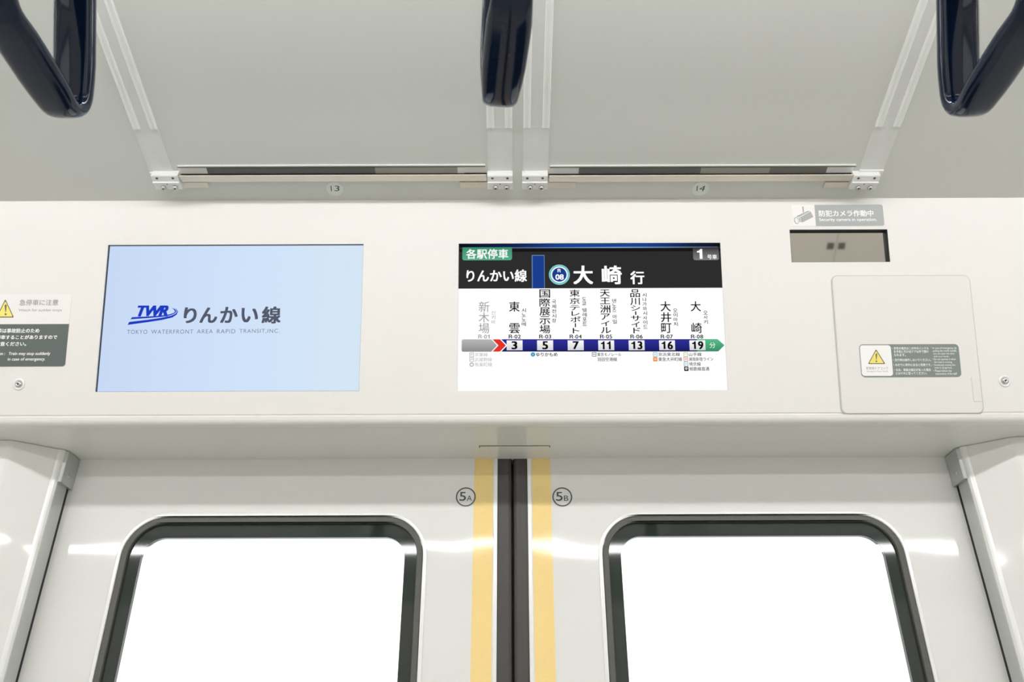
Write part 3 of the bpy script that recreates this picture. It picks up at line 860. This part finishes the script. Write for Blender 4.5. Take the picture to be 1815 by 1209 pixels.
# its sticker
a = fit(PANEL, ((1522, 610.2), (1699, 610.2), (1703.8, 668.5), (1527.4, 668.5)), 0.0027)
uc2, vc2 = (a[0] + a[1]) / 2, (a[2] + a[3]) / 2
hw, hh = (a[1] - a[0]) / 2, (a[3] - a[2]) / 2
stk = MB().prism([rrect(-hw, hw, -hh, hh, 0.0055, 8)], 0.0, 0.0004).build('warning_sticker', M_mgrey, t)
stk.location = (uc2 - uc, vc2 - vc, 0.0026)
stk['label'] = 'grey sticker with a yellow warning triangle'
PE = Printer(PANEL, stk, (uc2, vc2), 0.003)
b = fit(PANEL, ((1524, 612), (1578.6, 612), (1583.2, 666.4), (1527.6, 666.4)), 0.003)
MB().sheet([rrect(b[0] - uc2, b[1] - uc2, b[2] - vc2, b[3] - vc2, 0.0042, 8)], 0.0005).build('white_field', M_white, stk)
E2 = lambda x, y: zz(x, y, 1510, 600, 8.643)
ap, bl, br = E2(358, 163), E2(244, 392), E2(513, 392)
warn(PE, ap[0] + 1.2, ap[1], bl[0], br[0], bl[1], 0.0006, stk)
def et(s, x0, x1, y0, y1, m_, bd=0.0):
    (a_, b_), (c_, d_) = E2(x0, y0), E2(x1, y1)
    PE.text('lettering', s, a_, c_, b_, d_, m_, 0.0006, bd)
et('非常用ドアコック', 215, 552, 434, 480, M_tgrey, 0.004)
et('Emergency Door Handle', 230, 552, 492, 520, M_tgrey)
for s, x0, x1, y0, y1 in (('・非常の場合はこの中のハンドル', 612, 1178, 130, 172), ('を手前に引けばドアは手で開け', 640, 1175, 180, 222), ('られます。', 645, 822, 232, 274),
                          ('・走行時は操作しないでください。', 630, 1208, 308, 350), ('・みだりに車外に出ると危険です。', 636, 1218, 383, 425),
                          ('・なお、係員の指示があった場合', 646, 1210, 459, 503), ('にはそれに従ってください。', 672, 1150, 511, 555)):
    et(s, x0, x1, y0, y1, M_white, 0.02)
for s, x0, x1, y0, y1 in (('・In case of emergency, by', 1210, 1602, 130, 170), ('pulling the inside handle,', 1240, 1605, 174, 212), ('you can open the door', 1245, 1572, 218, 254),
                          ('with your hands.', 1250, 1487, 262, 294), ('・Do not operate it when', 1228, 1590, 303, 340), ('the train is running.', 1258, 1537, 347, 384),
                          ('・Recklessly exiting the', 1238, 1582, 392, 428), ('train is dangerous.', 1265, 1537, 434, 470), ('・Please follow the', 1248, 1526, 478, 512), ('instructions of the staff.', 1280, 1612, 522, 556)):
    et(s, x0, x1, y0, y1, M_white, 0.01)

# cup-washered screws of the header panel
for px, py, lb in ((33.6, 681.4, 'silver cup washer screw beneath the caution sticker'), (1780.6, 675.6, 'silver cup washer screw beside the access cover')):
    u, v = PANEL.at(px, py)
    t = empty('panel_screw', PANEL.mat_at(u, v), lb, 'screw')
    MB().lathe([(0.0084, -0.0005), (0.0084, 0.0006), (0.0078, 0.0014), (0.0064, 0.0016), (0.0052, 0.0004), (0.0, 0.0002)], 32).build('cup_washer', M_edge, t)
    MB().lathe([(0.0, 0.0022), (0.0013, 0.0022), (0.0018, 0.0042), (0.0034, 0.0036), (0.0047, 0.0022), (0.0052, 0.0006), (0.0052, 0.0002)], 32).build('screw_head', M_screwhead, t)
    MB().prism([circ(0, 0, 0.0018, 6)], 0.0020, 0.0024).build('hex_socket', M_dark, t)

# ---------------------------------------------------------------- poster holders on the sloping ceiling
def cbox(mb, x0, x1, yt, yb, w0, w1):
    """box on the ceiling slope whose lower face is seen between photo rows yt and yb"""
    xc = (x0 + x1) / 2
    a_, b_ = CEIL.at(x0, (yt + yb) / 2, w1)[0], CEIL.at(x1, (yt + yb) / 2, w1)[0]
    c_, d_ = CEIL.at(xc, yb, w1)[1], CEIL.at(xc, yt, w1)[1]
    mb.box(a_ - CO[0], b_ - CO[0], c_ - CO[1], d_ - CO[1], w0, w1)
    return (a_ - CO[0], b_ - CO[0], c_ - CO[1], d_ - CO[1])

for name_, lab, brs, rail, strips, refl_tones, tabs, lip in (
    ('poster_holder', 'clear poster holder number 13 on the ceiling slope above the logo screen',
     ((272, 319), (864, 908.5)), (318, 862), ((235.2, 278.5), (863, 908)),
     ((367, 665, M_refl), (665, 811, M_refl2), (811, 823, M_brack)), ((320, 369), (815, 868)), (314, 860)),
    ('poster_holder', 'clear poster holder number 14 on the ceiling slope above the route map screen',
     ((925.5, 970.5), (1509, 1556)), (973, 1512), ((927.5, 974), (1550, 1595)),
     ((1026, 1242, M_refl), (1242, 1364, M_refl2), (1364, 1465, M_refl3)), ((966, 1020), (1461, 1510)), (975, 1517))):
    xm = (rail[0] + rail[1]) / 2
    CO = CEIL.at(xm, 316)
    t = empty(name_, CEIL.mat_at(*CO), lab, 'poster holder')
    mb = MB()
    # rail: a sloped stainless face above a dark gap
    x0, x1 = CEIL.at(rail[0], 316, 0.011)[0] - CO[0], CEIL.at(rail[1], 316, 0.011)[0] - CO[0]
    vt, vb = CEIL.at(xm, 311.2, 0.0115)[1] - CO[1], CEIL.at(xm, 321.8, 0.007)[1] - CO[1]
    pf = [(vb, 0.0), (vb, 0.007), (vt, 0.0115), (vt, 0.0095), (vb + 0.003, 0.0055), (vb + 0.003, 0.0)]
    mb.prism([pf], x0, x1, axes=lambda a_, b_, h: (h, a_, b_))
    mb.build('clip_rail', M_rail, t, bevel=0.0004)
    mb = MB()
    vt2, vb2 = CEIL.at(xm, 308.2, 0.0022)[1] - CO[1], vb + 0.003
    mb.box(x0, x1, vb2, vt2, 0.0, 0.0022)
    mb.build('rail_channel', M_dark, t)
    mb = MB()
    cbox(mb, rail[0] - 2, rail[1], 296.2, 307.2, 0.0, 0.0010)
    mb.build('back_strip', M_brack, t)
    for fx0, fx1, fm in refl_tones:  # reflections in the metal slot, painted as flat grey strips
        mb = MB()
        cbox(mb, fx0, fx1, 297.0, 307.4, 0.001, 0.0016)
        mb.build('painted_reflection', fm, t)
    mb = MB()
    cbox(mb, lip[0], lip[1], 292.9, 295.6, 0.0, 0.0022)
    mb.build('top_lip', M_brack, t, bevel=0.0006)
    mb = MB()
    cbox(mb, lip[0], lip[1], 295.8, 296.8, 0.0, 0.0014)
    mb.build('lip_gap', M_sgrey, t)
    for tx0, tx1 in tabs:
        mb = MB()
        cbox(mb, tx0, tx1, 323.4, 333.4, 0.0, 0.0042)
        mb.build('spring_tab', M_rail, t, bevel=0.0005)
    # brackets at both ends of the rail
    for bx0, bx1 in brs:
        xc = (bx0 + bx1) / 2
        ub0, ub1 = CEIL.at(bx0, 325, 0.012)[0] - CO[0], CEIL.at(bx1, 325, 0.012)[0] - CO[0]
        vv = [CEIL.at(xc, y_, 0.012)[1] - CO[1] for y_ in (311.5, 322.0, 324.2, 336.5)]
        pf = [(vv[0], 0.0), (vv[0], 0.0115), (vv[0] - 0.001, 0.0122), (vv[1], 0.0122), (vv[1] - 0.0004, 0.0142), (vv[2], 0.0142), (vv[2] - 0.0006, 0.0116), (vv[3] + 0.001, 0.0116), (vv[3], 0.0106), (vv[3], 0.0)]
        br_ = MB().prism([pf], ub0, ub1, axes=lambda a_, b_, h: (h, a_, b_)).build('bracket', M_brack, t)
        um = (ub0 + ub1) / 2
        hwid = (ub1 - ub0)
        for q in (-0.30, 0.30):
            MB().lathe([(0.0, 0.0128), (0.0010, 0.0129), (0.0018, 0.0125), (0.0018, 0.0115)], 12, um + q * hwid, (vv[0] * 0.58 + vv[1] * 0.42)).build('rivet', mat('rivet_dark', (84, 82, 72), rough=0.4, metal=0.3) if 'rivet_dark' not in bpy.data.materials else bpy.data.materials['rivet_dark'], br_)
        for q in (-0.18, 0.26):
            ys_ = vv[2] * 0.28 + vv[3] * 0.72
            MB().lathe([(0.0, 0.0138), (0.0014, 0.0138), (0.0017, 0.0152), (0.0030, 0.0150), (0.0038, 0.0138), (0.0040, 0.0112)], 20, um + q * hwid, ys_).build('screw', M_steel, br_)
            MB().prism([circ(um + q * hwid, ys_, 0.0017, 6)], 0.0135, 0.0140).build('hex_socket', M_dark, br_)
        MB().lathe([(0.0, 0.0119), (0.0009, 0.0119), (0.0009, 0.011)], 10, um, vv[2] * 0.8 + vv[3] * 0.2).build('pin_hole', M_dark, br_)
    # clear retaining strips running up the slope from each bracket
    for sx0, sx1 in strips:
        xc = (sx0 + sx1) / 2
        ua, ub_ = CEIL.at(sx0, 225, 0.001)[0] - CO[0], CEIL.at(sx1, 225, 0.001)[0] - CO[0]
        v_top = CEIL.at(907, -160, 0.001)[1] - CO[1]
        v_mid = CEIL.at(907, 225, 0.001)[1] - CO[1]
        v_bot = CEIL.at(907, 311, 0.001)[1] - CO[1]
        MB().box(ua, ub_, v_bot, v_mid + 0.0005, 0.0, 0.0010).build('end_plate', M_strip, t)
        MB().box(ua, ub_, v_bot, CEIL.at(907, 303, 0.002)[1] - CO[1], 0.001, 0.0035).build('end_fold', M_brack, t, bevel=0.0008)
        MB().box(ua + 0.009, ub_ - 0.009, v_mid, v_top, 0.0, 0.0008).build('clear_strip', M_strip, t)
        wd = 0.010
        for a_, b_ in ((ua, ua + wd), (ub_ - wd, ub_)):
            pf = [(a_, 0), (b_, 0), (b_, 0.0024), (b_ - 0.001, 0.003), (b_ - 0.0035, 0.0022), (a_ + 0.0035, 0.0022), (a_ + 0.001, 0.003), (a_, 0.0024)]
            MB().prism([pf], v_mid - 0.001, v_top, axes=lambda p, q, h: (p, h, q)).build('edge_rail', M_strip2, t)

# number discs under the rails
for px, s, lb, tx in ((593.4, '13', 'round pale number disc on the ceiling slope above the logo screen', ((585.6, 588, '1'), (592, 602, '3'))),
                      (1241.4, '14', 'round pale number disc on the ceiling slope above the route map screen', ((1234, 1237, '1'), (1239.5, 1249.6, '4')))):
    o = CEIL.at(px, 334.4)
    t = empty('number_disc', CEIL.mat_at(*o), lb, 'number plate')
    rx = CEIL.at(px + 15, 334.4)[0] - o[0]
    b = MB().prism([circ(0, 0, rx, 40)], -0.0003, 0.0006).build('disc', M_disc, t)
    PN = Printer(CEIL, b, o, 0.0007)
    for x0, x1, ch in tx:
        if ch == '1':
            PN.poly('numeral', [(x0 + 0.2, 329.4), (x0 + 1.8, 329.4), (x0 + 2.6, 338.8), (x0 + 1.0, 338.8)] if s == '13' else [(x0 + 1.4, 329.4), (x0 + 3, 329.4), (x0 + 1.8, 338.8), (x0 + 0.2, 338.8)], M_green, 0.0007)
        else:
            PN.text('numeral', ch, x0, x1, 329.2, 338.8, M_green, 0.0007, 0.0, slant=0.12)

# ---------------------------------------------------------------- hand straps and their rail
YR, ZR = 0.385, 2.252
gr = empty('grab_rail', Matrix.Translation((0, YR, ZR)), 'long steel grab rail the blue hand straps hang from', 'rail')
MB().tube((-XE + 0.03, 0, 0), (XE - 0.03, 0, 0), 0.016, 20).build('bar', M_steel, gr)
for x in (-2.7, -0.9, 0.9, 2.7):
    MB().tube((x, 0, 0), (x, -0.0, ZFLAT - ZR + 0.004), 0.011, 12).build('support', M_steel, gr)

def ring_mesh(scale=1.0):
    """rounded triangular grip in the YZ plane: flat bottom bar, apex on top; swept oval section"""
    # corner centres of the centre line: near bottom, far bottom, apex (y, z) with corner radii
    cor = [(-0.066, 0.0, 0.018), (0.066, 0.0, 0.016), (0.0, 0.124, 0.022)]
    pts = []
    for i, (cy, cz, rad) in enumerate(cor):
        p, c_, n = Vector(cor[i - 1][:2]), Vector((cy, cz)), Vector(cor[(i + 1) % 3][:2])
        a_, b_ = (p - c_).normalized(), (n - c_).normalized()
        half = math.acos(max(-1, min(1, a_.dot(b_)))) / 2
        tl = rad / math.tan(half)
        bis = (a_ + b_).normalized()
        cen = c_ + bis * (rad / math.sin(half))
        s, e = c_ + a_ * tl - cen, c_ + b_ * tl - cen
        a0_, a1_ = math.atan2(s.y, s.x), math.atan2(e.y, e.x)
        while a1_ < a0_:
            a1_ += 2 * math.pi
        for k in range(9):
            ang = a0_ + (a1_ - a0_) * k / 8
            pts.append((cen + Vector((math.cos(ang), math.sin(ang))) * rad, i, True))
        q = cor[(i + 1) % 3]
        q0, q1 = c_ + b_ * tl, Vector(q[:2]) - (Vector(q[:2]) - c_).normalized() * (q[2] / math.tan(math.acos(max(-1, min(1, (c_ - Vector(q[:2])).normalized().dot((Vector(cor[(i + 2) % 3][:2]) - Vector(q[:2])).normalized())))) / 2))
        for k in range(1, 6):
            pts.append((q0 + (q1 - q0) * k / 6, i, False))
    n = len(pts)
    cenr = Vector((0, 0.033))
    vs, fs = [], []
    seg = 20
    for i in range(n):
        p = pts[i][0]
        tg = (pts[(i + 1) % n][0] - pts[i - 1][0]).normalized()
        nr = Vector((tg.y, -tg.x))                       # outwards
        d = min((p - Vector(c_[:2])).length for c_ in cor[:2])
        da = (p - Vector(cor[2][:2])).length
        hwid = (0.0105 + 0.0040 * min(1, d / 0.045)) * scale
        th = 0.0062 * scale
        for k in range(seg):
            a_ = 2 * math.pi * k / seg
            cx_, sx_ = math.cos(a_), math.sin(a_)
            e = 0.62
            xx = hwid * math.copysign(abs(cx_) ** e, cx_)
            rr_ = th * math.copysign(abs(sx_) ** e, sx_)
            q = p + nr * rr_
            vs.append((xx, q.x, q.y))
    for i in range(n):
        j = (i + 1) % n
        for k in range(seg):
            l_ = (k + 1) % seg
            fs.append((i * seg + k, j * seg + k, j * seg + l_, i * seg + l_))
    return vs, fs

rv, rf = ring_mesh()
rv = [(x * 1.07, y, z) for x, y, z in rv]
def strap(x, ytip, ztip, yaw, label):
    """ytip, ztip: far bottom corner of the grip"""
    t = empty('hand_strap', Matrix.Translation((x, YR, ZR)), label, 'hand strap', 'blue hand straps on the rail')
    dy, dz = ytip - 0.0584 - YR, ztip - ZR
    rot = Matrix.Rotation(yaw, 4, 'Z')
    g = MB().add(rv, rf, True).build('grip', M_navy, t)
    g.location = (0, dy, dz + 0.006)
    g.rotation_euler = (0, 0, yaw)
    ap = dz + 0.006 + 0.109
    b = MB()
    ang = math.atan2(dy, -(ap))
    for s in (-1, 1):
        b.box(-0.012, 0.012, s * 0.0175 - 0.0012, s * 0.0175 + 0.0012, ap + 0.02, 0.0)
    b.box(-0.012, 0.012, -0.0185, 0.0185, 0.0162, 0.0186)
    b.box(-0.012, 0.012, dy - 0.010, dy + 0.010, ap - 0.004, ap + 0.0)
    bl_ = b.build('belt', M_belt, t)
    sl = MB().box(-0.015, 0.015, -0.021, 0.021, ap + 0.002, ap + 0.045).build('sleeve', M_navy, t, bevel=0.003)
    return t

HZ = 1.853
HS = Frame((0, 0, HZ), (0, -1, 0), (0, 0, -1))
for px, py, yaw, lb in ((126, 237, 0.0, 'glossy navy triangular hand strap, leftmost of the three'),
                        (898, 218, math.radians(6), 'glossy navy hand strap seen edge on, middle of the three'),
                        (1706, 235, 0.0, 'glossy navy triangular hand strap, rightmost of the three')):
    u, v = HS.at(px, py)
    strap(u, -v - 0.006, HZ, yaw, lb)
